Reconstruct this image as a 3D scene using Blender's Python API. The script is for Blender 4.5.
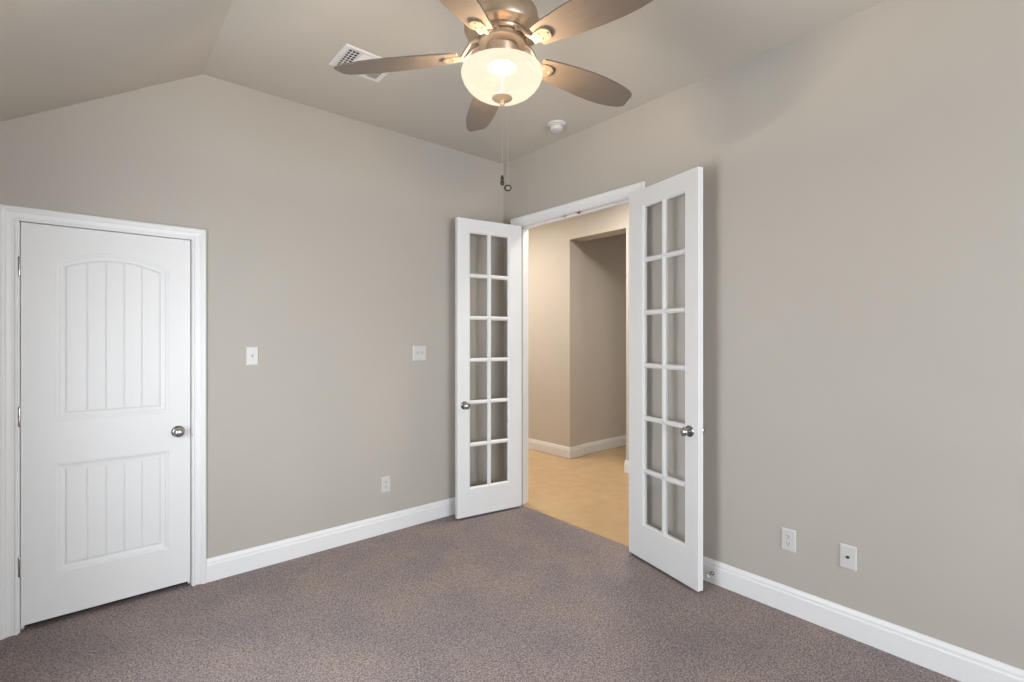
import bpy, bmesh, math, random
from mathutils import Vector, Matrix
R = math.radians
PI = math.pi
scene = bpy.context.scene
for o in list(bpy.data.objects):
    bpy.data.objects.remove(o)
COL = scene.collection
random.seed(3)

# ------------------------------------------------------------------ camera
CAM = (-2.8284, -3.4386, 1.4603)
cd = bpy.data.cameras.new('camera')
cd.sensor_fit = 'HORIZONTAL'
cd.sensor_width = 36.0
cd.lens = 490.0 / 1024 * 36.0
cd.shift_y = -1.8 / 1024
cd.clip_start = 0.02
cam = bpy.data.objects.new('camera', cd)
COL.objects.link(cam)
cam.location = CAM
cam.rotation_euler = (R(90), 0, R(49.5806 - 90))
scene.camera = cam

# ------------------------------------------------------------------ colour management
scene.view_settings.view_transform = 'Standard'
scene.view_settings.look = 'None'
scene.view_settings.gamma = 1.0
scene.view_settings.use_curve_mapping = False
scene.view_settings.exposure = 0.0

# ------------------------------------------------------------------ world: an overcast daylight sky
w = bpy.data.worlds.new('sky')
scene.world = w
w.use_nodes = True
wn, wl = w.node_tree.nodes, w.node_tree.links
wn.clear()
wo = wn.new('ShaderNodeOutputWorld')
wb = wn.new('ShaderNodeBackground')
wb.inputs['Strength'].default_value = 16.2
tc = wn.new('ShaderNodeTexCoord')
sx = wn.new('ShaderNodeSeparateXYZ')
rp = wn.new('ShaderNodeValToRGB')
mr = wn.new('ShaderNodeMapRange')
mr.inputs['From Min'].default_value = -1
wl.new(tc.outputs['Generated'], sx.inputs[0])
wl.new(sx.outputs['Z'], mr.inputs['Value'])
wl.new(mr.outputs[0], rp.inputs[0])
e = rp.color_ramp.elements
e[0].position = 0.0;  e[0].color = (1.06, 1.12, 1.20, 1)
e[1].position = 1.0;  e[1].color = (0.95, 1.05, 1.16, 1)
m_ = rp.color_ramp.elements.new(0.49); m_.color = (1.06, 1.12, 1.20, 1)
m_ = rp.color_ramp.elements.new(0.53); m_.color = (1.05, 1.12, 1.20, 1)
wl.new(rp.outputs[0], wb.inputs['Color'])
wl.new(wb.outputs[0], wo.inputs['Surface'])

# room dimensions (metres); inner corner of the two visible walls stands at the origin
H = 3.05
XL, YB = -3.36, -6.20          # side wall and the wall behind the camera
CREASE = -2.334
SLOPE = (3.05 - 2.52) / (3.18 - 2.334)
def ceil_z(x):
    return H if x >= CREASE else H - SLOPE * (CREASE - x)
WIN = [(-2.75, -2.00, 0.45, 2.20), (-1.75, -0.50, 0.45, 2.20)]   # windows in the wall behind the camera

SWIN = (-2.30, -1.20, 0.60, 1.80)                               # window in the side wall (y0, y1, z0, z1)
def portal(name, loc, rot, sx_, sy_):
    ld = bpy.data.lights.new(name, 'AREA')
    ld.shape = 'RECTANGLE'; ld.size = sx_; ld.size_y = sy_
    ld.cycles.is_portal = True
    lo = bpy.data.objects.new(name, ld); COL.objects.link(lo)
    lo.location = loc; lo.rotation_euler = rot
for a, b, c, d in WIN:
    portal('window_portal', ((a+b)/2, YB-0.13, (c+d)/2), (R(90), 0, 0), b-a, d-c)

portal('window_portal', (XL-0.13, (SWIN[0]+SWIN[1])/2, (SWIN[2]+SWIN[3])/2), (R(90), 0, R(-90)), SWIN[1]-SWIN[0], SWIN[3]-SWIN[2])
FAN = (-1.627, -1.9685)
def lamp(name, loc, power, col, rad, typ='POINT'):
    ld = bpy.data.lights.new(name, typ)
    ld.energy = power; ld.color = col
    if typ == 'POINT': ld.shadow_soft_size = rad
    else:
        ld.shape = 'DISK'; ld.size = rad
    lo = bpy.data.objects.new(name, ld); COL.objects.link(lo); lo.location = loc
    return lo
lamp('fan_lamp', (FAN[0], FAN[1], 2.485), 48, (1.0, 0.77, 0.50), 0.035)
lamp('unseen_hall_light', (0.50, 1.25, 3.02), 21, (1.0, 0.95, 0.87), 0.35, 'AREA')
lamp('unseen_hall_light', (0.50, 2.45, 3.02), 34, (1.0, 0.95, 0.87), 0.35, 'AREA')  # added unseen fill, lights the far hall wall from further along
lamp('unseen_hall_light', (0.85, -0.75, 3.02), 38, (1.0, 0.95, 0.87), 0.5, 'AREA')  # added unseen fill, spills through the doorway onto carpet and left leaf
lamp('unseen_hall_light', (4.0, -1.6, 3.02), 24, (1.0, 0.95, 0.87), 0.18, 'AREA')  # added unseen fill, brightens the passage wall

# ------------------------------------------------------------------ materials
def mat(name, col, rough=0.5, metal=0.0, spec=0.5, bump=None, var=None, emit=None):
    m = bpy.data.materials.new(name); m.use_nodes = True
    nt = m.node_tree; b = nt.nodes['Principled BSDF']
    b.inputs['Base Color'].default_value = (*col, 1)
    b.inputs['Roughness'].default_value = rough
    b.inputs['Metallic'].default_value = metal
    b.inputs['Specular IOR Level'].default_value = spec
    t = nt.nodes.new('ShaderNodeTexCoord')
    if var:
        scale, amt = var
        n = nt.nodes.new('ShaderNodeTexNoise'); n.inputs['Scale'].default_value = scale; n.inputs['Detail'].default_value = 4
        nt.links.new(t.outputs['Object'], n.inputs['Vector'])
        r = nt.nodes.new('ShaderNodeValToRGB')
        r.color_ramp.elements[0].position = 0.3; r.color_ramp.elements[1].position = 0.7
        r.color_ramp.elements[0].color = (*[c*(1-amt) for c in col], 1)
        r.color_ramp.elements[1].color = (*[min(1, c*(1+amt)) for c in col], 1)
        nt.links.new(n.outputs['Fac'], r.inputs[0]); nt.links.new(r.outputs[0], b.inputs['Base Color'])
    if bump:
        scale, strength, dist = bump
        n = nt.nodes.new('ShaderNodeTexNoise'); n.inputs['Scale'].default_value = scale; n.inputs['Detail'].default_value = 3
        nt.links.new(t.outputs['Object'], n.inputs['Vector'])
        bp = nt.nodes.new('ShaderNodeBump'); bp.inputs['Strength'].default_value = strength; bp.inputs['Distance'].default_value = dist
        nt.links.new(n.outputs['Fac'], bp.inputs['Height']); nt.links.new(bp.outputs[0], b.inputs['Normal'])
    return m

WALL = mat('wall_paint', (0.438, 0.406, 0.364), 0.85, spec=0.25, bump=(70, 0.25, 0.002), var=(3, 0.012))
CEIL = mat('wall_paint_lightened', (0.51, 0.473, 0.418), 0.9, spec=0.2, bump=(70, 0.25, 0.002), var=(3, 0.012))  # same paint as the walls, lightened in place of missing bounce light
HWALL = mat('hall_paint', (0.56, 0.512, 0.455), 0.85, spec=0.25, bump=(70, 0.25, 0.002), var=(3, 0.012))
WHITE = mat('white_trim_paint', (0.755, 0.753, 0.752), 0.38, spec=0.4, var=(2, 0.01))
DOORW = mat('white_door_paint', (0.73, 0.728, 0.726), 0.42, spec=0.4, var=(2, 0.01))
PLATE = mat('white_plastic', (0.575, 0.565, 0.545), 0.35, var=(20, 0.01))
VENTM = mat('white_enamel', (0.70, 0.69, 0.675), 0.4, var=(20, 0.01))
DARK = mat('dark_slot', (0.02, 0.02, 0.02), 0.7, var=(20, 0.1))
GREYP = mat('grey_plastic', (0.42, 0.42, 0.41), 0.5, var=(20, 0.02))
NICKEL = mat('satin_nickel', (0.47, 0.46, 0.445), 0.2, metal=1.0, var=(60, 0.05))
BRONZE = mat('fan_metal', (0.52, 0.40, 0.295), 0.34, metal=0.75, var=(40, 0.05))
FINIALM = mat('finial_glow_tan', (0.66, 0.46, 0.29), 0.42, metal=0.45, var=(40, 0.05))  # tan tint puts the glow of the lit bowl into the finial colour
CHAINM = mat('chain_metal', (0.60, 0.53, 0.45), 0.3, metal=0.8, var=(60, 0.05))
DBRONZE = mat('dark_bronze', (0.06, 0.05, 0.035), 0.3, metal=0.7, var=(60, 0.05))
VOID = mat('closet_shade', (0.10, 0.10, 0.11), 0.9, var=(3, 0.02))  # closet shade put into the colour of its floor and walls
DUCT = mat('duct_shade', (0.03, 0.03, 0.03), 0.8, var=(8, 0.1))  # near-black colour stands in for the shade inside the duct

def blade_mat():
    m = mat('fan_blade_wood', (0.15, 0.12, 0.10), 0.34, spec=0.6)
    nt = m.node_tree; b = nt.nodes['Principled BSDF']
    t = nt.nodes.new('ShaderNodeTexCoord'); mp = nt.nodes.new('ShaderNodeMapping')
    mp.inputs['Scale'].default_value = (3, 60, 3)
    n = nt.nodes.new('ShaderNodeTexNoise'); n.inputs['Scale'].default_value = 2; n.inputs['Detail'].default_value = 6
    r = nt.nodes.new('ShaderNodeValToRGB')
    r.color_ramp.elements[0].color = (0.120, 0.093, 0.075, 1); r.color_ramp.elements[1].color = (0.160, 0.126, 0.102, 1)
    nt.links.new(t.outputs['Object'], mp.inputs[0]); nt.links.new(mp.outputs[0], n.inputs['Vector'])
    nt.links.new(n.outputs['Fac'], r.inputs[0]); nt.links.new(r.outputs[0], b.inputs['Base Color'])
    return m
BLADE = blade_mat()

def carpet_mat():
    m = mat('carpet_pile', (0.2, 0.17, 0.16), 1.0, spec=0.0)
    nt = m.node_tree; b = nt.nodes['Principled BSDF']; N = nt.nodes.new; Lk = nt.links.new
    t = N('ShaderNodeTexCoord')
    fine = N('ShaderNodeTexNoise'); fine.inputs['Scale'].default_value = 120; fine.inputs['Detail'].default_value = 2.0; fine.inputs['Roughness'].default_value = 0.6
    tuft = N('ShaderNodeTexVoronoi'); tuft.inputs['Scale'].default_value = 230; tuft.inputs['Randomness'].default_value = 1.0
    sep = N('ShaderNodeSeparateColor')
    Lk(t.outputs['Object'], fine.inputs['Vector']); Lk(t.outputs['Object'], tuft.inputs['Vector']); Lk(tuft.outputs['Color'], sep.inputs[0])
    half = N('ShaderNodeMath'); half.operation = 'MULTIPLY_ADD'; half.inputs[1].default_value = 0.30; half.inputs[2].default_value = -0.15
    Lk(sep.outputs[0], half.inputs[0])
    grain = N('ShaderNodeMath'); grain.operation = 'ADD'
    Lk(fine.outputs['Fac'], grain.inputs[0]); Lk(half.outputs[0], grain.inputs[1])
    r1 = N('ShaderNodeValToRGB')
    r1.color_ramp.elements[0].position = 0.34; r1.color_ramp.elements[0].color = (0.170, 0.141, 0.134, 1)
    r1.color_ramp.elements[1].position = 0.66; r1.color_ramp.elements[1].color = (0.400, 0.346, 0.332, 1)
    Lk(grain.outputs[0], r1.inputs[0])
    big = N('ShaderNodeTexNoise'); big.inputs['Scale'].default_value = 2.6; big.inputs['Detail'].default_value = 3
    Lk(t.outputs['Object'], big.inputs['Vector'])
    r2 = N('ShaderNodeValToRGB')
    r2.color_ramp.elements[0].position = 0.35; r2.color_ramp.elements[0].color = (0.86, 0.865, 0.905, 1)
    r2.color_ramp.elements[1].position = 0.68; r2.color_ramp.elements[1].color = (1.07, 1.02, 0.97, 1)
    Lk(big.outputs['Fac'], r2.inputs[0])
    mx = N('ShaderNodeMix'); mx.data_type = 'RGBA'; mx.blend_type = 'MULTIPLY'; mx.inputs['Factor'].default_value = 1
    Lk(r1.outputs[0], mx.inputs['A']); Lk(r2.outputs[0], mx.inputs['B'])
    Lk(mx.outputs['Result'], b.inputs['Base Color'])
    bp = N('ShaderNodeBump'); bp.inputs['Strength'].default_value = 0.35; bp.inputs['Distance'].default_value = 0.006
    Lk(grain.outputs[0], bp.inputs['Height']); Lk(bp.outputs[0], b.inputs['Normal'])
    return m
CARPET = carpet_mat()

def tile_mat():
    m = mat('hall_tile', (0.60, 0.43, 0.25), 0.33, spec=0.4)
    nt = m.node_tree; b = nt.nodes['Principled BSDF']; N = nt.nodes.new; Lk = nt.links.new
    t = N('ShaderNodeTexCoord'); mp = N('ShaderNodeMapping'); mp.inputs['Rotation'].default_value = (0, 0, R(0)); mp.inputs['Location'].default_value = (0.1, 0.13, 0)
    Lk(t.outputs['Object'], mp.inputs[0])
    br = N('ShaderNodeTexBrick'); br.inputs['Scale'].default_value = 1.0
    br.inputs['Brick Width'].default_value = 0.46; br.inputs['Row Height'].default_value = 0.46; br.inputs['Mortar Size'].default_value = 0.0035; br.offset = 0.0
    br.inputs['Color1'].default_value = (0.56, 0.385, 0.215, 1); br.inputs['Color2'].default_value = (0.53, 0.362, 0.20, 1); br.inputs['Mortar'].default_value = (0.47, 0.325, 0.18, 1)
    Lk(mp.outputs[0], br.inputs['Vector'])
    n = N('ShaderNodeTexNoise'); n.inputs['Scale'].default_value = 7; n.inputs['Detail'].default_value = 5
    Lk(t.outputs['Object'], n.inputs['Vector'])
    r = N('ShaderNodeValToRGB'); r.color_ramp.elements[0].position = 0.3; r.color_ramp.elements[0].color = (0.9, 0.9, 0.9, 1); r.color_ramp.elements[1].position = 0.7; r.color_ramp.elements[1].color = (1.06, 1.05, 1.04, 1)
    Lk(n.outputs['Fac'], r.inputs[0])
    mx = N('ShaderNodeMix'); mx.data_type = 'RGBA'; mx.blend_type = 'MULTIPLY'; mx.inputs['Factor'].default_value = 1
    Lk(br.outputs['Color'], mx.inputs['A']); Lk(r.outputs[0], mx.inputs['B']); Lk(mx.outputs['Result'], b.inputs['Base Color'])
    return m
TILE = tile_mat()

def glass_mat():
    m = bpy.data.materials.new('clear_glass'); m.use_nodes = True
    nt = m.node_tree; nt.nodes.clear(); N = nt.nodes.new; Lk = nt.links.new
    o = N('ShaderNodeOutputMaterial'); mx = N('ShaderNodeMixShader'); tr = N('ShaderNodeBsdfTransparent'); gl = N('ShaderNodeBsdfGlossy')
    tr.inputs['Color'].default_value = (0.985, 0.986, 0.983, 1); gl.inputs['Roughness'].default_value = 0.01
    lw = N('ShaderNodeLayerWeight'); lw.inputs['Blend'].default_value = 0.5
    p5 = N('ShaderNodeMath'); p5.operation = 'POWER'; p5.inputs[1].default_value = 5.0
    ma = N('ShaderNodeMath'); ma.operation = 'MULTIPLY_ADD'; ma.inputs[1].default_value = 0.95; ma.inputs[2].default_value = 0.045
    Lk(lw.outputs['Facing'], p5.inputs[0]); Lk(p5.outputs[0], ma.inputs[0])
    Lk(ma.outputs[0], mx.inputs[0]); Lk(tr.outputs[0], mx.inputs[1]); Lk(gl.outputs[0], mx.inputs[2]); Lk(mx.outputs[0], o.inputs[0])
    return m
GLASS = glass_mat()

def bowl_mat():
    m = bpy.data.materials.new('frosted_lit_glass'); m.use_nodes = True
    nt = m.node_tree; nt.nodes.clear(); N = nt.nodes.new; Lk = nt.links.new
    o = N('ShaderNodeOutputMaterial'); mx = N('ShaderNodeMixShader'); tr = N('ShaderNodeBsdfTransparent'); em = N('ShaderNodeEmission')
    tr.inputs['Color'].default_value = (1, 0.95, 0.86, 1)
    t = N('ShaderNodeTexCoord'); n = N('ShaderNodeTexNoise'); n.inputs['Scale'].default_value = 9; n.inputs['Detail'].default_value = 4
    Lk(t.outputs['Object'], n.inputs['Vector'])
    r = N('ShaderNodeValToRGB')
    r.color_ramp.elements[0].position = 0.3; r.color_ramp.elements[0].color = (1.0, 0.85, 0.64, 1)
    r.color_ramp.elements[1].position = 0.7; r.color_ramp.elements[1].color = (1.0, 0.89, 0.71, 1)
    Lk(n.outputs['Fac'], r.inputs[0]); Lk(r.outputs[0], em.inputs['Color'])
    em.inputs['Strength'].default_value = 1.14
    mx.inputs[0].default_value = 0.72
    Lk(tr.outputs[0], mx.inputs[1]); Lk(em.outputs[0], mx.inputs[2]); Lk(mx.outputs[0], o.inputs[0])
    return m
BOWL = bowl_mat()

# ------------------------------------------------------------------ helpers
def box(bm, x0, x1, y0, y1, z0, z1, bev=0.0, seg=1):
    vs = [bm.verts.new(p) for p in ((x0,y0,z0),(x1,y0,z0),(x1,y1,z0),(x0,y1,z0),(x0,y0,z1),(x1,y0,z1),(x1,y1,z1),(x0,y1,z1))]
    fs = [bm.faces.new([vs[i] for i in f]) for f in ((3,2,1,0),(4,5,6,7),(0,1,5,4),(1,2,6,5),(2,3,7,6),(3,0,4,7))]
    if bev:
        bmesh.ops.bevel(bm, geom=list({e for f in fs for e in f.edges}), offset=bev, segments=seg, profile=0.5, affect='EDGES')
def prism(bm, poly, f0, f1):
    """poly: list of 2-D points; f0/f1 map a 2-D point to 3-D for the two ends"""
    a = [bm.verts.new(f0(p)) for p in poly]; b = [bm.verts.new(f1(p)) for p in poly]
    n = len(poly)
    bm.faces.new(a[::-1]); bm.faces.new(b)
    for i in range(n):
        bm.faces.new((a[i], a[(i+1) % n], b[(i+1) % n], b[i]))
def lathe(bm, prof, M=None, n=32):
    """prof: (r, z) pairs around local z"""
    M = M or Matrix()
    rings = []
    for r, z in prof:
        if r < 1e-6: rings.append([bm.verts.new(M @ Vector((0, 0, z)))])
        else: rings.append([bm.verts.new(M @ Vector((r*math.cos(2*PI*k/n), r*math.sin(2*PI*k/n), z))) for k in range(n)])
    for A, B in zip(rings, rings[1:]):
        for k in range(n):
            k2 = (k+1) % n
            if len(A) == 1 and len(B) == 1: continue
            if len(A) == 1: bm.faces.new((A[0], B[k], B[k2]))
            elif len(B) == 1: bm.faces.new((A[k], B[0], A[k2]))
            else: bm.faces.new((A[k], B[k], B[k2], A[k2]))
def tube(bm, pts, rad, n=8):
    pts = [Vector(p) for p in pts]; rings = []
    for i, p in enumerate(pts):
        d = (pts[min(i+1, len(pts)-1)] - pts[max(i-1, 0)]).normalized()
        u = d.cross(Vector((0.3, 0.2, 1) if abs(d.z) < 0.9 else (1, 0.1, 0))).normalized(); v = d.cross(u)
        rr = rad[i] if isinstance(rad, (list, tuple)) else rad
        rings.append([bm.verts.new(p + rr*(u*math.cos(2*PI*k/n) + v*math.sin(2*PI*k/n))) for k in range(n)])
    for A, B in zip(rings, rings[1:]):
        for k in range(n): bm.faces.new((A[k], A[(k+1) % n], B[(k+1) % n], B[k]))
    bm.faces.new(rings[0][::-1]); bm.faces.new(rings[-1])
def sweep(bm, prof, frames):
    """prof: closed list of (w, d); frames: functions (w, d) -> 3-D point, one per station"""
    rings = [[bm.verts.new(f(w_, d_)) for w_, d_ in prof] for f in frames]
    n = len(prof)
    for A, B in zip(rings, rings[1:]):
        for k in range(n): bm.faces.new((A[k], A[(k+1) % n], B[(k+1) % n], B[k]))
    bm.faces.new(rings[0][::-1]); bm.faces.new(rings[-1])

def obj(name, bm, m, parent=None, loc=None, smooth=False, rot=None):
    bmesh.ops.recalc_face_normals(bm, faces=bm.faces[:])
    me = bpy.data.meshes.new(name); bm.to_mesh(me); bm.free()
    me.materials.append(m)
    if smooth:
        for p in me.polygons: p.use_smooth = True
        me.set_sharp_from_angle(angle=R(38))
    o = bpy.data.objects.new(name, me); COL.objects.link(o)
    if parent: o.parent = parent
    if loc: o.location = loc
    if rot: o.rotation_euler = rot
    return o
def tag(o, label, cat, group=None, kind=None):
    o['label'] = label; o['category'] = cat
    if group: o['group'] = group
    if kind: o['kind'] = kind
    return o
def struct(name, bm, m, label, cat, smooth=False, loc=None, rot=None):
    return tag(obj(name, bm, m, smooth=smooth, loc=loc, rot=rot), label, cat, kind='structure')
def thing(name, label, cat, loc=(0, 0, 0), rz=0, group=None):
    o = bpy.data.objects.new(name, None); COL.objects.link(o)
    o.location = loc; o.rotation_euler = (0, 0, rz); o.empty_display_size = 0.05
    return tag(o, label, cat, group)
def BM(): return bmesh.new()
XA = Matrix.Rotation(R(90), 4, 'X')       # local z -> -y (out of a wall facing -y)
def at(M, x, y, z): return Matrix.Translation((x, y, z)) @ M

# ------------------------------------------------------------------ the setting
T = 0.12
DX0, DX1, DZ1 = -3.112, -2.392, 2.048         # closet door clear opening
FY0, FY1, FZ1 = -1.425, -0.195, 2.445         # french door clear opening (y0 < y1)
JB = 0.019                                    # jamb board

bm = BM()
box(bm, XL-T, 0.035, YB-T, 0.06, -0.10, 0.0)
struct('floor', bm, CARPET, 'grey-brown cut pile carpet covering the room floor', 'carpet')
bm = BM()
box(bm, 0.035, 5.2, -3.2, 3.2, -0.10, -0.004)
struct('floor_hall', bm, TILE, 'honey coloured hall floor seen through the french door opening', 'floor')
bm = BM()
box(bm, XL-T, 0.0, 0.06, 0.95, -0.10, -0.002)
struct('floor_closet', bm, VOID, 'closet floor coloured dark for shade, behind the white closet door', 'floor')

# gabled wall with the closet door
bm = BM()
def gable(x0, x1, z0):
    xs = [x0] + ([CREASE] if x0 < CREASE < x1 else []) + [x1]
    poly = [(x0, z0), (x1, z0)] + [(x, ceil_z(x) + 0.05) for x in reversed(xs)]
    prism(bm, poly, lambda p: (p[0], 0.0, p[1]), lambda p: (p[0], T, p[1]))
gable(XL-T, DX0-JB, -0.05); gable(DX0-JB, DX1+JB, DZ1+JB); gable(DX1+JB, T, -0.05)
struct('wall_left', bm, WALL, 'greige wall holding the white closet door and two switch plates', 'wall')
# wall with the french doors
bm = BM()
box(bm, 0, T, FY1+JB, 0.0, -0.05, H+0.05); box(bm, 0, T, FY0-JB, FY1+JB, FZ1+JB, H+0.05); box(bm, 0, T, YB-T, FY0-JB, -0.05, H+0.05)
struct('wall_right', bm, WALL, 'greige wall holding the open french doors and two outlet plates', 'wall')
# side wall and the wall behind the camera (two windows)
bm = BM()
a, b, c, d = SWIN
zt = ceil_z(XL) + 0.05
box(bm, XL-T, XL, YB-T, a, -0.05, zt); box(bm, XL-T, XL, b, 0.0, -0.05, zt); box(bm, XL-T, XL, a, b, -0.05, c); box(bm, XL-T, XL, a, b, d, zt)
struct('wall_side', bm, WALL, 'greige side wall with one window, left of the camera', 'wall')
bm = BM()
def back(x0, x1, z0, z1=None):
    xs = [x0] + ([CREASE] if x0 < CREASE < x1 else []) + [x1]
    top = [(x, ceil_z(x) + 0.05) for x in reversed(xs)] if z1 is None else [(x1, z1), (x0, z1)]
    prism(bm, [(x0, z0), (x1, z0)] + top, lambda p: (p[0], YB-T, p[1]), lambda p: (p[0], YB, p[1]))
back(XL-T, WIN[0][0], -0.05); back(WIN[0][1], WIN[1][0], -0.05); back(WIN[1][1], T, -0.05)
for a, b, c, d in WIN:
    back(a, b, -0.05, c); back(a, b, d)
struct('wall_back', bm, WALL, 'greige wall with two windows behind the camera', 'wall')
# ceiling: flat part and the slope on the left
bm = BM()
poly = [(XL-T, ceil_z(XL-T)), (CREASE, H), (T, H), (T, H+0.12), (CREASE, H+0.12), (XL-T, ceil_z(XL-T)+0.14)]
prism(bm, poly, lambda p: (p[0], YB-T, p[1]), lambda p: (p[0], T, p[1]))
struct('ceiling', bm, CEIL, 'greige ceiling, flat over the fan and sloping down at the left', 'ceiling')

# closet space behind the closet door
bm = BM()
box(bm, XL-T, 0, 0.88, 0.95, -0.05, 2.5); box(bm, XL-T-0.02, XL-T, T, 0.95, -0.05, 2.5); box(bm, -1.6, -1.5, T, 0.9, -0.05, 2.5); box(bm, XL-T, 0, T, 0.95, 2.38, 2.5)
struct('wall_closet', bm, VOID, 'closet walls coloured dark for shade, behind the white closet door', 'wall')

# hall beyond the french doors
HX = 1.60
HO0, HO1, HOZ = -0.165, 0.672, 2.68           # cased-less opening in the far hall wall
HT = 0.22
bm = BM()
box(bm, HX, HX+HT, HO1, 3.2, -0.05, 3.2); box(bm, HX, HX+HT, -3.2, HO0, -0.05, 3.2); box(bm, HX, HX+HT, HO0, HO1, HOZ, 3.2)
struct('wall_hall_far', bm, HWALL, 'beige hall wall with a plain opening, facing the french doors', 'wall')
bm = BM()
box(bm, HX+HT, 5.2, 0.70, 0.82, -0.05, 3.2)
struct('wall_passage', bm, HWALL, 'shaded beige wall seen through the plain hall opening', 'wall')
bm = BM()
box(bm, T, HX+HT, 3.1, 3.2, -0.05, 3.2); box(bm, T, 5.2, -3.2, -3.1, -0.05, 3.2); box(bm, 5.1, 5.2, -3.2, 0.8, -0.05, 3.2); box(bm, 0, T, T, 3.2, -0.05, 3.2)
struct('wall_hall_ends', bm, HWALL, 'beige end walls of the hall, out of sight past the doorway', 'wall')
bm = BM()
box(bm, T, 5.2, -3.2, 3.2, H, H+0.12)
struct('ceiling_hall', bm, HWALL, 'beige hall ceiling above the doorway', 'ceiling')

# ---- baseboards
BP = [(0, 0), (0, 0.016), (0.098, 0.016), (0.104, 0.0125), (0.112, 0.0115), (0.116, 0.0125), (0.124, 0.010), (0.131, 0.007), (0.137, 0.0055), (0.137, 0)]  # (height, depth)
def baseboard(name, pts, label):
    """pts: floor points along the wall; room side is to the left of travel"""
    bm = BM(); P = [Vector((*p, 0)) for p in pts]; fr = []
    for i, p in enumerate(P):
        d0 = (P[i]-P[i-1]).normalized() if i else (P[1]-P[0]).normalized()
        d1 = (P[i+1]-P[i]).normalized() if i < len(P)-1 else d0
        n0 = Vector((-d0.y, d0.x, 0)); n1 = Vector((-d1.y, d1.x, 0))
        m = (n0+n1); m = m / (m.dot(n0))
        fr.append(lambda h, dd, p=p, m=m: p + m*dd + Vector((0, 0, h)))
    sweep(bm, BP, fr)
    return struct(name, bm, WHITE, label, 'baseboard')
CW = 0.0785                                     # casing width
baseboard('baseboard_left', [(0, FY1+CW), (0, 0), (DX1+0.0725, 0)], 'white moulded baseboard under the switch plates, from closet casing to corner')
baseboard('baseboard_right', [(0, YB), (0, FY0-CW)], 'white moulded baseboard running under the two outlet plates at right')
baseboard('baseboard_side', [(DX0-0.0745, 0), (XL, 0), (XL, YB), (0, YB)], 'white moulded baseboard left of the closet and behind the camera')
baseboard('baseboard_hall', [(HX+HT+3.0, 0.70), (HX+HT, 0.70), (HX+HT, HO1), (HX, HO1), (HX, 3.1)][::-1][::-1], 'white hall baseboard wrapping the corner of the plain opening')
baseboard('baseboard_passage', [(HX, -3.1), (HX, HO0), (HX+HT, HO0)], 'white hall baseboard end peeking out beside the right french door')

# ---- door casings with jambs
CP = [(a_, b_) for a_, b_ in [(0, 0), (0, 0.010), (0.004, 0.0125), (0.010, 0.0125), (0.014, 0.0065), (0.030, 0.006), (0.046, 0.0085), (0.053, 0.0150), (0.060, 0.0165), (0.063, 0.0210), (0.074, 0.0210), (0.080, 0.016), (0.080, 0)]]
def casing(bm, a0, a1, zt, P, k=0.94):
    """a0<a1 opening edges along the wall, zt head height, P(along, z, depth) -> point"""
    fr = [lambda w_, d_: P(a0-w_, 0, d_), lambda w_, d_: P(a0-w_, zt+w_, d_), lambda w_, d_: P(a1+w_, zt+w_, d_), lambda w_, d_: P(a1+w_, 0, d_)]
    sweep(bm, [(a_*k, b_) for a_, b_ in CP], fr)
bm = BM()
PL = lambda a_, z_, d_: (a_, -d_, z_)
casing(bm, DX0-0.006, DX1+0.004, DZ1-0.001, PL, 0.865)
box(bm, DX0-JB, DX0, -0.001, T, 0, DZ1+JB); box(bm, DX1, DX1+JB, -0.001, T, 0, DZ1+JB); box(bm, DX0, DX1, -0.001, T, DZ1, DZ1+JB)
box(bm, DX0, DX0+0.012, 0.042, 0.075, 0, DZ1); box(bm, DX1-0.012, DX1, 0.042, 0.075, 0, DZ1); box(bm, DX0, DX1, 0.042, 0.075, DZ1-0.012, DZ1)
tr1 = struct('trim_1', bm, WHITE, 'white moulded casing around the closet door', 'door casing')
bm = BM()
box(bm, DX1-0.0030, DX1+0.013, -0.004, -0.0012, 0.885, 0.945, 0.0006)
obj('strike_plate', bm, NICKEL, tr1)['label'] = 'small nickel latch strike'
bm = BM()
PR = lambda a_, z_, d_: (-d_, a_, z_)
casing(bm, FY0-0.004, FY1+0.004, FZ1+0.004, PR)
PH = lambda a_, z_, d_: (T+d_, a_, z_)
casing(bm, FY0-0.004, FY1+0.004, FZ1+0.004, PH)
box(bm, -0.001, T+0.001, FY0-JB, FY0, 0, FZ1+JB); box(bm, -0.001, T+0.001, FY1, FY1+JB, 0, FZ1+JB); box(bm, -0.001, T+0.001, FY0, FY1, FZ1, FZ1+JB)
box(bm, 0.050, 0.085, FY0, FY0+0.012, 0, FZ1); box(bm, 0.050, 0.085, FY1-0.012, FY1, 0, FZ1); box(bm, 0.050, 0.085, FY0, FY1, FZ1-0.012, FZ1)
tr2 = struct('trim_2', bm, WHITE, 'white moulded casing around the french door opening', 'door casing')
for yy in (-0.885, -0.735):
    bm = BM()
    box(bm, 0.012, 0.036, yy-0.028, yy+0.028, FZ1-0.0022, FZ1+0.001, 0.0006)
    s = obj('catch_plate', bm, NICKEL, tr2); s['label'] = 'small nickel roller catch plate under the head'
    bm = BM(); lathe(bm, [(0, -0.013), (0.006, -0.012), (0.010, -0.006), (0.011, 0.0)], at(Matrix(), 0.024, yy, FZ1-0.002), 16)
    obj('catch_stud', bm, DBRONZE if yy < -0.8 else NICKEL, s, smooth=True)

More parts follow.
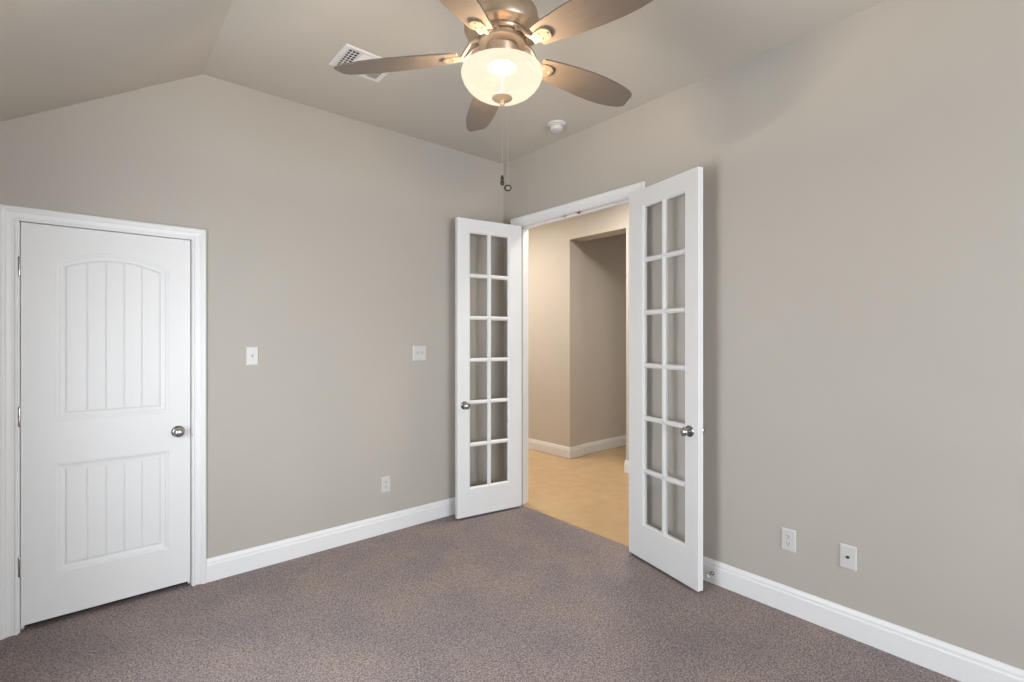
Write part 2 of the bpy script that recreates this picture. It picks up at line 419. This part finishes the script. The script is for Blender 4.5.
# ------------------------------------------------------------------ hardware builders
KNOB = [(0.034, 0.0), (0.034, 0.003), (0.031, 0.007), (0.020, 0.010), (0.0125, 0.013), (0.0115, 0.024), (0.013, 0.029), (0.020, 0.033), (0.0262, 0.040), (0.0282, 0.047), (0.0268, 0.054), (0.021, 0.060), (0.010, 0.0635), (0, 0.064)]
def knob(parent, x, y, z, sgn):
    """sgn -1: points to local -y, +1: +y"""
    M = at(Matrix.Rotation(R(90*-sgn), 4, 'X'), x, y, z)
    bm = BM(); lathe(bm, KNOB[2:], M, 32)
    k = obj('door_knob', bm, NICKEL, parent, smooth=True); k['label'] = 'round satin nickel knob'
    bm = BM(); lathe(bm, [(0, 0)] + KNOB[:4] + [(0, 0.010)], M, 32)
    obj('rosette', bm, NICKEL, k, smooth=True)
def hinge(parent, x, y, z):
    bm = BM(); M = at(Matrix(), x, y, z)
    lathe(bm, [(0, -0.050), (0.004, -0.049), (0.0052, -0.045), (0.0052, -0.0155), (0.0046, -0.015), (0.0046, -0.0145), (0.0052, -0.014), (0.0052, 0.014), (0.0046, 0.0145), (0.0046, 0.015), (0.0052, 0.0155), (0.0052, 0.045), (0.004, 0.049), (0, 0.050)], M, 12)
    obj('hinge', bm, NICKEL, parent, smooth=True)['label'] = 'nickel hinge knuckle'

# ------------------------------------------------------------------ closet door: two panel, camber top, plank fields
def closet_door():
    W, Z0, Z1 = 0.712, 0.031, 2.044           # local x from the hinge edge
    ox = -3.109
    PX0, PX1 = -2.981-ox, -2.504-ox           # panel outline
    th = 0.035
    bm = BM()
    def archz(x, base, rise):                 # camber curve across the panel
        u = (x-(PX0+PX1)/2) / ((PX1-PX0)/2)
        u = max(-1, min(1, u))
        half = (PX1-PX0)/2; Rr = (half*half + rise*rise)/(2*rise)
        return base + math.sqrt(max(0, Rr*Rr - (u*half)**2)) - (Rr-rise)
    # outlines as closed loops: inset i, bottom/top
    def loop(ins, z0, zb, rise, n=24):
        xs = [PX0+ins + (PX1-PX0-2*ins)*k/n for k in range(n+1)]
        pts = [(PX0+ins, z0+ins), (PX1-ins, z0+ins)]
        if rise: pts += [(x, archz(x, zb, rise)-ins) for x in reversed(xs)]
        else: pts += [(x, zb-ins) for x in reversed(xs)]
        return pts
    panels = [(1.040, 1.856, 0.066), (0.252, 0.820, 0.0)]
    steps = [(0.0, 0.0), (0.0015, 0.0045), (0.011, 0.0055), (0.015, 0.0095), (0.030, 0.0135), (0.036, 0.0135), (0.040, 0.0080), (0.045, 0.0062)]
    for z0, zb, rise in panels:
        rings = []
        for ins, dep in steps:
            rings.append([bm.verts.new((x, dep, z)) for x, z in loop(ins, z0, zb, rise)])
        n = len(rings[0])
        for A, B in zip(rings, rings[1:]):
            for k in range(n): bm.faces.new((A[k], A[(k+1) % n], B[(k+1) % n], B[k]))
        # plank field with V grooves
        ins, dep = steps[-1]
        fx0, fx1 = PX0+ins, PX1-ins
        gro = [fx0 + (fx1-fx0)*k/5 for k in range(1, 5)]
        xs = sorted([fx0, fx1] + [g+o for g in gro for o in (-0.004, 0, 0.004)] + [fx0 + (fx1-fx0)*(k+0.5)/5 for k in range(5)] + [fx0 + (fx1-fx0)*(k+q)/5 for k in range(5) for q in (0.25, 0.75)])
        cols = []
        for x in xs:
            dd = dep + (0.0042 if any(abs(x-g) < 1e-6 for g in gro) else 0)
            zt = (archz(x, zb, rise) if rise else zb) - ins
            cols.append((bm.verts.new((x, dd, z0+ins)), bm.verts.new((x, dd, zt))))
        for A, B in zip(cols, cols[1:]): bm.faces.new((A[0], B[0], B[1], A[1]))
    # flat frame face around the panels
    def q(x0, x1, z0, z1): bm.faces.new([bm.verts.new((x, 0, z)) for x, z in ((x0, z0), (x1, z0), (x1, z1), (x0, z1))])
    q(0, PX0, Z0, Z1); q(PX1, W, Z0, Z1); q(PX0, PX1, Z0, panels[1][0]); q(PX0, PX1, panels[1][1], panels[0][0])
    n = 24; xs = [PX0 + (PX1-PX0)*k/n for k in range(n+1)]
    for xa, xb in zip(xs, xs[1:]):
        bm.faces.new([bm.verts.new(p) for p in ((xa, 0, archz(xa, 1.856, 0.066)), (xb, 0, archz(xb, 1.856, 0.066)), (xb, 0, Z1), (xa, 0, Z1))])
    # edges and back
    for x0, z0, x1, z1 in ((0, Z0, W, Z0), (W, Z0, W, Z1), (W, Z1, 0, Z1), (0, Z1, 0, Z0)):
        bm.faces.new([bm.verts.new(p) for p in ((x0, 0, z0), (x1, 0, z1), (x1, th, z1), (x0, th, z0))])
    bm.faces.new([bm.verts.new(p) for p in ((0, th, Z0), (W, th, Z0), (W, th, Z1), (0, th, Z1))])
    o = struct('door_1', bm, DOORW, 'closed white closet door with arched plank panels, in the left wall', 'door', loc=(ox, 0.004, 0), smooth=False)
    knob(o, W-0.061, 0.0, 0.922, -1)
    for z in (1.822, 1.075, 0.330): hinge(o, -0.004, -0.008, z)
    return o
closet_door()

# ------------------------------------------------------------------ french doors
def french_leaf(name, label, hinge_pt, free_pt, side, hs, fs, Z1):
    """hinge_pt/free_pt: the seen face's floor ends; side=+1 when thickness lies to the left of travel; hs/fs stile widths"""
    h = Vector((*hinge_pt, 0)); f = Vector((*free_pt, 0)); d = (f-h); W = d.length; d.normalize()
    n = Vector((-d.y, d.x, 0))*side
    t = 0.020
    ang = math.atan2(d.y, d.x)
    Z0 = 0.018
    G0, G1 = 0.250, 2.328
    ch = 0.011
    def M(o):
        o.location = h + n*t; o.rotation_euler = (0, 0, ang); return o
    bm = BM()
    def stile(xa, xb):                         # xb is the glass side
        s = 1 if xb > xa else -1
        poly = [(xa, -t), (xb-s*ch, -t), (xb, -0.008), (xb, 0.008), (xb-s*ch, t), (xa, t)]
        prism(bm, poly, lambda p: (p[0], p[1], Z0), lambda p: (p[0], p[1], Z1))
    stile(0, hs); stile(W, W-fs)
    def rail(za, zb):
        s = 1 if zb > za else -1
        poly = [(-t, za), (-t, zb-s*ch), (-0.008, zb), (0.008, zb), (t, zb-s*ch), (t, za)]
        prism(bm, poly, lambda p: (hs-ch, p[0], p[1]), lambda p: (W-fs+ch, p[0], p[1]))
    rail(Z0, G0); rail(Z1, G1)
    o = M(struct(name, bm, DOORW, label, 'door'))
    # muntins
    bm = BM(); mw, mf, mt = 0.016, 0.007, 0.0185
    sec = [(-mw, -0.007), (-mf, -mt), (mf, -mt), (mw, -0.007), (mw, 0.007), (mf, mt), (-mf, mt), (-mw, 0.007)]
    cx = (hs + W-fs)/2
    prism(bm, sec, lambda p: (cx+p[0], p[1], G0-0.004), lambda p: (cx+p[0], p[1], G1+0.004))
    for k in range(1, 6):
        z = G0 + (G1-G0)*k/6
        prism(bm, sec, lambda p: (hs-0.004, p[1], z+p[0]), lambda p: (W-fs+0.004, p[1], z+p[0]))
    obj('muntin_grid', bm, DOORW, o)
    bm = BM(); box(bm, hs-0.004, W-fs+0.004, -0.002, 0.002, G0-0.004, G1+0.004)
    obj('glass_pane', bm, GLASS, o)['label'] = 'twelve clear glass lites'
    for s in (-1, 1): knob(o, W-0.062, s*t, 0.925, s)
    for z in (0.26, 0.97, 1.68, 2.24): hinge(o, -0.006, side*(t+0.002), z)
    # edge latch plate
    return o
french_leaf('door_2', 'white french door of twelve glass lites swung against the left wall', (-0.014, -0.258), (-0.613, -0.1615), -1, 0.128, 0.118, 2.440)
french_leaf('door_3', 'white french door of twelve glass lites folded back beside the right wall outlets', (-0.060, -1.415), (-0.2060, -1.997), 1, 0.146, 0.108, 2.447)

# ------------------------------------------------------------------ windows behind the camera
def window(n, M, wd, hz, label):
    """M maps (along, out, up) -> world, opening wd x hz, out>0 away from the room"""
    bm = BM()
    def b(x0, x1, y0, y1, z0, z1):
        vs = [bm.verts.new(M(x, y, z)) for x, y, z in ((x0,y0,z0),(x1,y0,z0),(x1,y1,z0),(x0,y1,z0),(x0,y0,z1),(x1,y0,z1),(x1,y1,z1),(x0,y1,z1))]
        for f in ((3,2,1,0),(4,5,6,7),(0,1,5,4),(1,2,6,5),(2,3,7,6),(3,0,4,7)): bm.faces.new([vs[i] for i in f])
    f = 0.04
    b(0, f, 0.06, 0.11, 0, hz); b(wd-f, wd, 0.06, 0.11, 0, hz); b(f, wd-f, 0.06, 0.11, 0, f); b(f, wd-f, 0.06, 0.11, hz-f, hz); b(f, wd-f, 0.065, 0.105, hz/2-0.02, hz/2+0.02)
    b(-0.05, wd+0.05, -0.03, 0.06, -0.025, 0)
    o = struct('window_%d' % n, bm, WHITE, label, 'window')
    bm = BM(); 
    vs = [bm.verts.new(M(x, y, z)) for x, y, z in ((f,0.083,f),(wd-f,0.083,f),(wd-f,0.087,f),(f,0.087,f),(f,0.083,hz-f),(wd-f,0.083,hz-f),(wd-f,0.087,hz-f),(f,0.087,hz-f))]
    for fc in ((3,2,1,0),(4,5,6,7),(0,1,5,4),(1,2,6,5),(2,3,7,6),(3,0,4,7)): bm.faces.new([vs[i] for i in fc])
    obj('glass_pane', bm, GLASS, o)
for i, (a, b, c, d) in enumerate(WIN):
    window(i+1, lambda x, y, z, a=a, c=c: (a+x, YB-y, c+z), b-a, d-c, 'white framed window behind the camera, %s' % ('nearer the side wall' if i == 0 else 'nearer the french doors'))

window(3, lambda x, y, z: (XL-y, SWIN[0]+x, SWIN[2]+z), SWIN[1]-SWIN[0], SWIN[3]-SWIN[2], 'white framed window in the side wall left of the camera')

# ------------------------------------------------------------------ ceiling fan
fan = thing('ceiling_fan', 'five blade bronze ceiling fan with a lit frosted bowl', 'ceiling fan', (FAN[0], FAN[1], H))
FZ = lambda z: z - H
bm = BM(); lathe(bm, [(0, 0), (0.070, 0), (0.070, -0.012), (0.062, -0.040), (0.040, -0.066), (0.018, -0.074), (0, -0.074)], None, 40)
obj('canopy', bm, BRONZE, fan, smooth=True)
bm = BM(); lathe(bm, [(0, -0.06), (0.0135, -0.06), (0.0135, FZ(2.80)), (0.024, FZ(2.798)), (0.026, FZ(2.775)), (0, FZ(2.775))], None, 24)
obj('downrod', bm, BRONZE, fan, smooth=True)
bm = BM(); lathe(bm, [(0, FZ(2.785)), (0.040, FZ(2.784)), (0.080, FZ(2.774)), (0.115, FZ(2.750)), (0.137, FZ(2.716)), (0.146, FZ(2.676)), (0.147, FZ(2.655)), (0.141, FZ(2.642)), (0.128, FZ(2.636)), (0.112, FZ(2.634)), (0.100, FZ(2.626)), (0, FZ(2.624))], None, 64)
mh = obj('motor_housing', bm, BRONZE, fan, smooth=True)
bm = BM(); lathe(bm, [(0.098, FZ(2.632)), (0.104, FZ(2.630)), (0.106, FZ(2.624)), (0.103, FZ(2.618)), (0.094, FZ(2.616)), (0.094, FZ(2.632))], None, 48)
obj('trim_ring', bm, BRONZE, mh, smooth=True)
bm = BM(); lathe(bm, [(0, FZ(2.622)), (0.088, FZ(2.621)), (0.092, FZ(2.612)), (0.090, FZ(2.596)), (0.074, FZ(2.590)), (0, FZ(2.589))], None, 48)
obj('flywheel', bm, BRONZE, fan, smooth=True)
bm = BM(); lathe(bm, [(0, FZ(2.590)), (0.060, FZ(2.590)), (0.064, FZ(2.582)), (0.058, FZ(2.560)), (0.052, FZ(2.540)), (0.056, FZ(2.522)), (0.060, FZ(2.518)), (0.058, FZ(2.510)), (0.020, FZ(2.506)), (0, FZ(2.506))], None, 40)
obj('switch_housing', bm, BRONZE, fan, smooth=True)
# threaded centre rod that carries the bowl from the switch housing down to the finial
bm = BM()
lathe(bm, [(0, FZ(2.515)), (0.0035, FZ(2.515)), (0.0035, FZ(2.398)), (0, FZ(2.398))], None, 12)
obj('centre_rod', bm, BRONZE, fan, smooth=True)
# frosted bowl, a shell open at the top
bm = BM()
outer = [(0.1545, 2.496), (0.1565, 2.489), (0.1550, 2.477), (0.1480, 2.459), (0.1350, 2.440), (0.1170, 2.423), (0.0940, 2.409), (0.0660, 2.400), (0.0370, 2.396), (0.012, 2.3945)]
inner = [(r_-0.004, z_+0.002) for r_, z_ in outer]
lathe(bm, [(r_, FZ(z_)) for r_, z_ in outer] , None, 64)
bowl = obj('glass_bowl', bm, BOWL, fan, smooth=True); bowl['label'] = 'glowing frosted cream glass bowl'
sm = bowl.modifiers.new('thickness', 'SOLIDIFY'); sm.thickness = 0.003; sm.offset = 0
bm = BM(); lathe(bm, [(r_, FZ(z_ + 0.0105)) for r_, z_ in ((0, 2.393), (0.036, 2.3895), (0.0395, 2.386), (0.039, 2.381), (0.030, 2.376), (0.016, 2.3725), (0.010, 2.370), (0.0085, 2.3655), (0.011, 2.361), (0.0085, 2.355), (0.003, 2.352), (0, 2.352))], None, 32)
obj('finial', bm, FINIALM, bowl, smooth=True)['label'] = 'finial cap tinted tan for the bowl glow'
# blades
DROOP = [R(2.2), R(1.9), R(1.9), R(1.9), R(3.2)]; PH0 = R(62.2); PITCH = R(-12)
def blade_outline():
    L0, L1 = 0.185, 0.665
    up = [(0.172, 0.043), (0.20, 0.050), (0.26, 0.058), (0.34, 0.067), (0.42, 0.073), (0.49, 0.075), (0.55, 0.072), (0.60, 0.064), (0.635, 0.054), (0.655, 0.043), (0.664, 0.033)]
    lo = [(0.652, -0.030), (0.643, -0.041), (0.628, -0.049), (0.59, -0.058), (0.53, -0.066), (0.46, -0.070), (0.40, -0.070), (0.33, -0.066), (0.26, -0.058), (0.20, -0.050), (0.172, -0.043)]
    return up + lo
for k in range(5):
    az = PH0 - k*2*PI/5
    # blade in local axes: x outward, y across, clockwise side raised
    M = Matrix.Rotation(PITCH, 4, 'X')
    bm = BM()
    out = blade_outline()
    prism(bm, out, lambda p: M @ Vector((p[0], p[1], -0.003)), lambda p: M @ Vector((p[0], p[1], 0.003)))
    bo = obj('blade', bm, BLADE, fan, loc=(0, 0, FZ(2.570)), rot=(0, DROOP[k], az))
    # blade iron: curved arm from the flywheel to a rounded plate under the blade
    bm = BM()
    plate = []
    for q in range(0, 13):
        a = -PI/2 + PI*q/12; plate.append((0.205 + 0.028*math.cos(a), 0.028*math.sin(a)))
    plate += [(0.18, 0.026), (0.155, 0.016), (0.155, -0.016), (0.18, -0.026)]
    prism(bm, plate, lambda p: M @ Vector((p[0], p[1], -0.0095)), lambda p: M @ Vector((p[0], p[1], -0.0034)))
    for sgn in (-1, 1):
        tube(bm, [(0.070, sgn*0.018, 0.045), (0.095, sgn*0.022, 0.046), (0.120, sgn*0.023, 0.036), (0.140, sgn*0.019, 0.012), tuple(M @ Vector((0.158, sgn*0.013, -0.006))), tuple(M @ Vector((0.185, sgn*0.013, -0.0075)))], [0.007, 0.0075, 0.0075, 0.0075, 0.007, 0.005], 10)
    for sx_, sy_ in ((0.19, 0.012), (0.19, -0.012), (0.220, 0)):
        lathe(bm, [(0, -0.0125), (0.003, -0.0122), (0.0048, -0.0105), (0.005, -0.009)], M @ Matrix.Translation((sx_, sy_, 0)), 10)
    obj('blade_iron', bm, BRONZE, bo, smooth=True)
# pull chains
rt = Vector((0.7613, -0.6485, 0))
def chain(dx, zt, zb, kind):
    bm = BM(); p = rt*dx
    z = zt; 
    while z > zb:
        lathe(bm, [(0, 0.0009), (0.0007, 0.0006), (0.0009, 0), (0.0007, -0.0006), (0, -0.0009)], at(Matrix(), p.x, p.y, FZ(z)), 6); z -= 0.0031
    tube(bm, [(p.x, p.y, FZ(zt)), (p.x, p.y, FZ(zb))], 0.0005, 5)
    c = obj('pull_chain', bm, CHAINM, fan); c['label'] = 'fine metal bead pull chain'
    bm = BM()
    if kind == 0:
        lathe(bm, [(0, 0.030), (0.0035, 0.028), (0.006, 0.022), (0.0075, 0.016), (0.0055, 0.012), (0.0045, 0.010), (0.006, 0.007), (0.0085, 0.001), (0.0078, -0.006), (0.004, -0.010), (0, -0.011)], at(Matrix(), p.x, p.y, FZ(zb)-0.018), 16)
        obj('chain_pull', bm, DBRONZE, c, smooth=True)['label'] = 'dark bronze bell shaped pull'
    else:
        M = at(Matrix.Rotation(R(49.58-90), 4, 'Z') @ Matrix.Diagonal((1.0, 1.0, 0.82, 1.0)) @ XA, p.x, p.y, FZ(zb)-0.014)
        lathe(bm, [(0.0115, -0.0035), (0.0155, -0.002), (0.0155, 0.002), (0.0115, 0.0035), (0.0085, 0.0015), (0.0085, -0.0015), (0.0115, -0.0035)], M, 28)
        q = obj('chain_pull', bm, DBRONZE, c, smooth=True); q['label'] = 'round medallion pull with a dark rim'
        bm = BM(); lathe(bm, [(0, -0.0022), (0.0088, -0.0012), (0.0088, 0.0012), (0, 0.0022)], M, 28)
        mk = obj('medallion', bm, CHAINM, q)
        bm = BM()
        for a, b in ((-0.005, -0.003), (0.003, 0.005)):
            vv = [M @ Vector((x, y, z)) for x, y, z in ((a,-0.006,0.001),(b,-0.006,0.001),(b,0.006,0.001),(a,0.006,0.001),(a,-0.006,0.0026),(b,-0.006,0.0026),(b,0.006,0.0026),(a,0.006,0.0026))]
            vs = [bm.verts.new(v) for v in vv]
            for f in ((3,2,1,0),(4,5,6,7),(0,1,5,4),(1,2,6,5),(2,3,7,6),(3,0,4,7)): bm.faces.new([vs[i] for i in f])
        obj('emblem', bm, DBRONZE, q)
chain(0.0005, 2.363, 2.084, 0)
chain(0.0225, 2.387, 2.060, 1)

# ------------------------------------------------------------------ smoke detector
sd = thing('smoke_detector', 'round white smoke detector on the ceiling above the french doors', 'smoke detector', (-0.231, -0.896, H))
bm = BM(); lathe(bm, [(0, 0.0), (0.070, 0), (0.071, -0.006), (0.068, -0.012), (0.056, -0.015), (0, -0.015)], None, 40)
obj('mounting_plate', bm, PLATE, sd, smooth=True)
bm = BM(); lathe(bm, [(0.050, -0.014), (0.0505, -0.020), (0.047, -0.022), (0.047, -0.027), (0.0495, -0.029), (0.049, -0.040), (0.044, -0.047), (0.034, -0.050), (0, -0.051)], None, 40)
sb = obj('sensor_body', bm, PLATE, sd, smooth=True)
bm = BM(); lathe(bm, [(0.0465, -0.0225), (0.0478, -0.0235), (0.0478, -0.0258), (0.0465, -0.0268)], None, 40)
obj('vent_slot', bm, GREYP, sb)
bm = BM(); lathe(bm, [(0, -0.0505), (0.009, -0.0508), (0.009, -0.053), (0.007, -0.054), (0, -0.054)], at(Matrix(), 0.012, -0.014, 0), 16)
obj('test_button', bm, PLATE, sb, smooth=True)

# ------------------------------------------------------------------ ceiling register
vt = thing('ceiling_vent', 'white metal air register on the ceiling behind a fan blade tip', 'vent', (-1.648, -0.728, H))
hx, hy = 0.152, 0.129
bm = BM()
fw = 0.026
prof = [(0, 0), (0, -0.004), (0.006, -0.008), (fw, -0.008), (fw, 0)]      # (inward, z)
for (x0, y0, x1, y1) in ((-1, -1, 1, -1), (1, -1, 1, 1), (1, 1, -1, 1), (-1, 1, -1, -1)):
    f0 = lambda p: (x0*(hx-p[0]), y0*(hy-p[0]), p[1]); f1 = lambda p: (x1*(hx-p[0]), y1*(hy-p[0]), p[1])
    prism(bm, prof, f0, f1)
obj('frame', bm, VENTM, vt)
bm = BM(); box(bm, -hx+fw-0.004, hx-fw+0.004, -hy+fw-0.004, hy-fw+0.004, -0.0012, 0.0)
obj('duct_shade_sheet', bm, DUCT, vt)['label'] = 'dark sheet standing in for duct shade behind the louvres'
bm = BM()
ix, iy = hx-fw, hy-fw
def louver(xa, xb, ya, yb, along, tilt):
    cx_, cy_ = (xa+xb)/2, (ya+yb)/2
    if along == 'x': prism(bm, [(-0.0055, -0.0006), (0.0055, -0.0006), (0.0055, 0.0006), (-0.0055, 0.0006)], lambda p: (xa, cy_+p[0]*math.cos(tilt), -0.006+p[0]*math.sin(tilt)+p[1]), lambda p: (xb, cy_+p[0]*math.cos(tilt), -0.006+p[0]*math.sin(tilt)+p[1]))
    else: prism(bm, [(-0.0055, -0.0006), (0.0055, -0.0006), (0.0055, 0.0006), (-0.0055, 0.0006)], lambda p: (cx_+p[0]*math.cos(tilt), ya, -0.006+p[0]*math.sin(tilt)+p[1]), lambda p: (cx_+p[0]*math.cos(tilt), yb, -0.006+p[0]*math.sin(tilt)+p[1]))
# middle bank: slats along y; end banks: grid
b0, b1 = -ix+0.074, ix-0.074
for k in range(4):
    x = -ix + 0.004 + k*0.0200
    for sgn in (1,):
        box(bm, sgn*x-0.0022, sgn*x+0.0022, -iy, iy, -0.0085, -0.0070)
for k in range(9):
    y = -iy + 2*iy*k/8
    for xa, xb in ((-ix, b0),): box(bm, xa, xb, y-0.0035, y+0.0035, -0.0080, -0.0068)
for xx in (b0, b1): box(bm, xx-0.007, xx+0.007, -iy, iy, -0.009, -0.001)
for k in range(13):
    y = -iy + 0.008 + (2*iy-0.016)*k/12
    louver(b0, b1, y-0.005, y+0.005, 'x', R(-32))
for k in range(9):
    x = b1 + 0.010 + (ix-b1-0.014)*k/8
    louver(x-0.005, x+0.005, -iy, iy, 'y', R(30))
obj('louvres', bm, VENTM, vt)
for s in (-1, 1):
    bm = BM(); lathe(bm, [(0, -0.0105), (0.003, -0.010), (0.004, -0.008)], at(Matrix(), s*(hx-0.012), 0, 0), 10)
    obj('screw', bm, GREYP, vt)

# ------------------------------------------------------------------ wall plates (local: x along the wall, -y into the room)
def plate_bm(wd, hz):
    bm = BM(); d = 0.0055; b = 0.004
    pts0 = [(-wd/2, -hz/2), (wd/2, -hz/2), (wd/2, hz/2), (-wd/2, hz/2)]
    rings = [[bm.verts.new((x*sx_, y_, z*sz_)) for x, z in pts0] for y_, sx_, sz_ in ((0.0, 1, 1), (-0.0025, 1, 1), (-d+0.001, 1-b/wd, 1-b/hz), (-d, 1-3*b/wd, 1-3*b/hz))]
    for A, B in zip(rings, rings[1:]):
        for k in range(4): bm.faces.new((A[k], A[(k+1) % 4], B[(k+1) % 4], B[k]))
    bm.faces.new(rings[-1]); bm.faces.new(rings[0][::-1])
    return bm
def screws(parent, pts):
    for x, z in pts:
        bm = BM(); lathe(bm, [(0.0034, 0.004), (0.0034, 0.0061), (0.0022, 0.0068), (0, 0.0069)], at(XA, x, 0, z), 12)
        obj('screw', bm, PLATE, parent)
def toggle(parent, x):
    bm = BM(); box(bm, x-0.0055, x+0.0055, -0.0068, -0.004, -0.0125, 0.0125)
    s = obj('toggle_slot', bm, GREYP, parent)
    bm = BM(); prism(bm, [(-0.006, -0.006), (-0.0195, 0.004), (-0.0200, 0.0095), (-0.006, 0.005)], lambda p: (x-0.0042, p[0], p[1]), lambda p: (x+0.0042, p[0], p[1]))
    bmesh.ops.bevel(bm, geom=bm.edges[:], offset=0.0008, segments=1, affect='EDGES')
    obj('toggle_lever', bm, PLATE, s)
RZ = R(-90)
s1 = thing('light_switch', 'tall single white switch plate just right of the closet door', 'light switch', (-2.067, 0, 1.355), 0, 'switch plates on the closet wall')
obj('wall_plate', plate_bm(0.070, 0.118), PLATE, s1); toggle(s1, 0); screws(s1, [(0, 0.030), (0, -0.030)])
s2 = thing('light_switch', 'square double white switch plate nearer the open left french door', 'light switch', (-0.866, 0, 1.350), 0, 'switch plates on the closet wall')
obj('wall_plate', plate_bm(0.116, 0.118), PLATE, s2)
for x in (-0.023, 0.023): toggle(s2, x)
screws(s2, [(x, z) for x in (-0.023, 0.023) for z in (0.030, -0.030)])
def outlet(label, loc, rz):
    t = thing('power_outlet', label, 'outlet', loc, rz, 'duplex outlets low on the walls')
    obj('wall_plate', plate_bm(0.072, 0.117), PLATE, t); screws(t, [(0, 0)])
    for s in (-1, 1):
        bm = BM(); n = 20
        poly = []
        for k in range(n):
            a = 2*PI*k/n; poly.append((0.0172*math.cos(a), max(-0.0135, min(0.0135, 0.0172*math.sin(a)))))
        prism(bm, poly, lambda p: (p[0], -0.004, p[1]+s*0.0195), lambda p: (p[0], -0.0072, p[1]+s*0.0195))
        r_ = obj('receptacle', bm, PLATE, t)
        bm = BM()
        box(bm, -0.0078, -0.0048, -0.0076, -0.006, s*0.0195-0.001, s*0.0195+0.0075); box(bm, 0.0046, 0.0072, -0.0076, -0.006, s*0.0195-0.0005, s*0.0195+0.0065)
        lathe(bm, [(0.0029, 0.006), (0.0029, 0.0076), (0, 0.0076)], at(XA, 0, 0, s*0.0195-0.0068), 10)
        obj('slots', bm, DARK, r_)['label'] = 'dark plug slots'
outlet('white duplex outlet low on the wall left of the left french door', (-1.155, 0, 0.363), 0)
outlet('white duplex outlet low on the right wall, nearer the open french door', (0, -2.402, 0.387), RZ)
c = thing('cable_outlet', 'white cable plate with one dark jack, right of the duplex outlet', 'cable outlet', (0, -2.674, 0.387), RZ)
obj('wall_plate', plate_bm(0.072, 0.117), PLATE, c); screws(c, [(0, 0.042), (0, -0.042)])
bm = BM(); lathe(bm, [(0.0075, 0.004), (0.0075, 0.0085), (0.0048, 0.0085), (0.0048, 0.0145), (0.0036, 0.0150), (0.0036, 0.0120), (0, 0.0120)], at(XA, 0, 0, 0), 6)
obj('coaxial_jack', bm, DBRONZE, c)['label'] = 'small dark coaxial jack'

# ------------------------------------------------------------------ door stop screwed to the right baseboard
ds = thing('door_stop', 'small nickel door stop on the baseboard behind the right french door', 'door stop', (-0.016, -1.985, 0.062), RZ)
bm = BM(); lathe(bm, [(0, 0), (0.013, 0), (0.013, 0.003), (0.008, 0.007), (0.0055, 0.010), (0.0050, 0.050), (0.008, 0.053), (0.008, 0.056), (0, 0.056)], XA, 20)
obj('stem', bm, NICKEL, ds, smooth=True)
bm = BM(); lathe(bm, [(0, 0.055), (0.0105, 0.055), (0.0115, 0.059), (0.0105, 0.068), (0.007, 0.071), (0, 0.0715)], XA, 20)
obj('bumper', bm, PLATE, ds, smooth=True)['label'] = 'white rubber bumper'
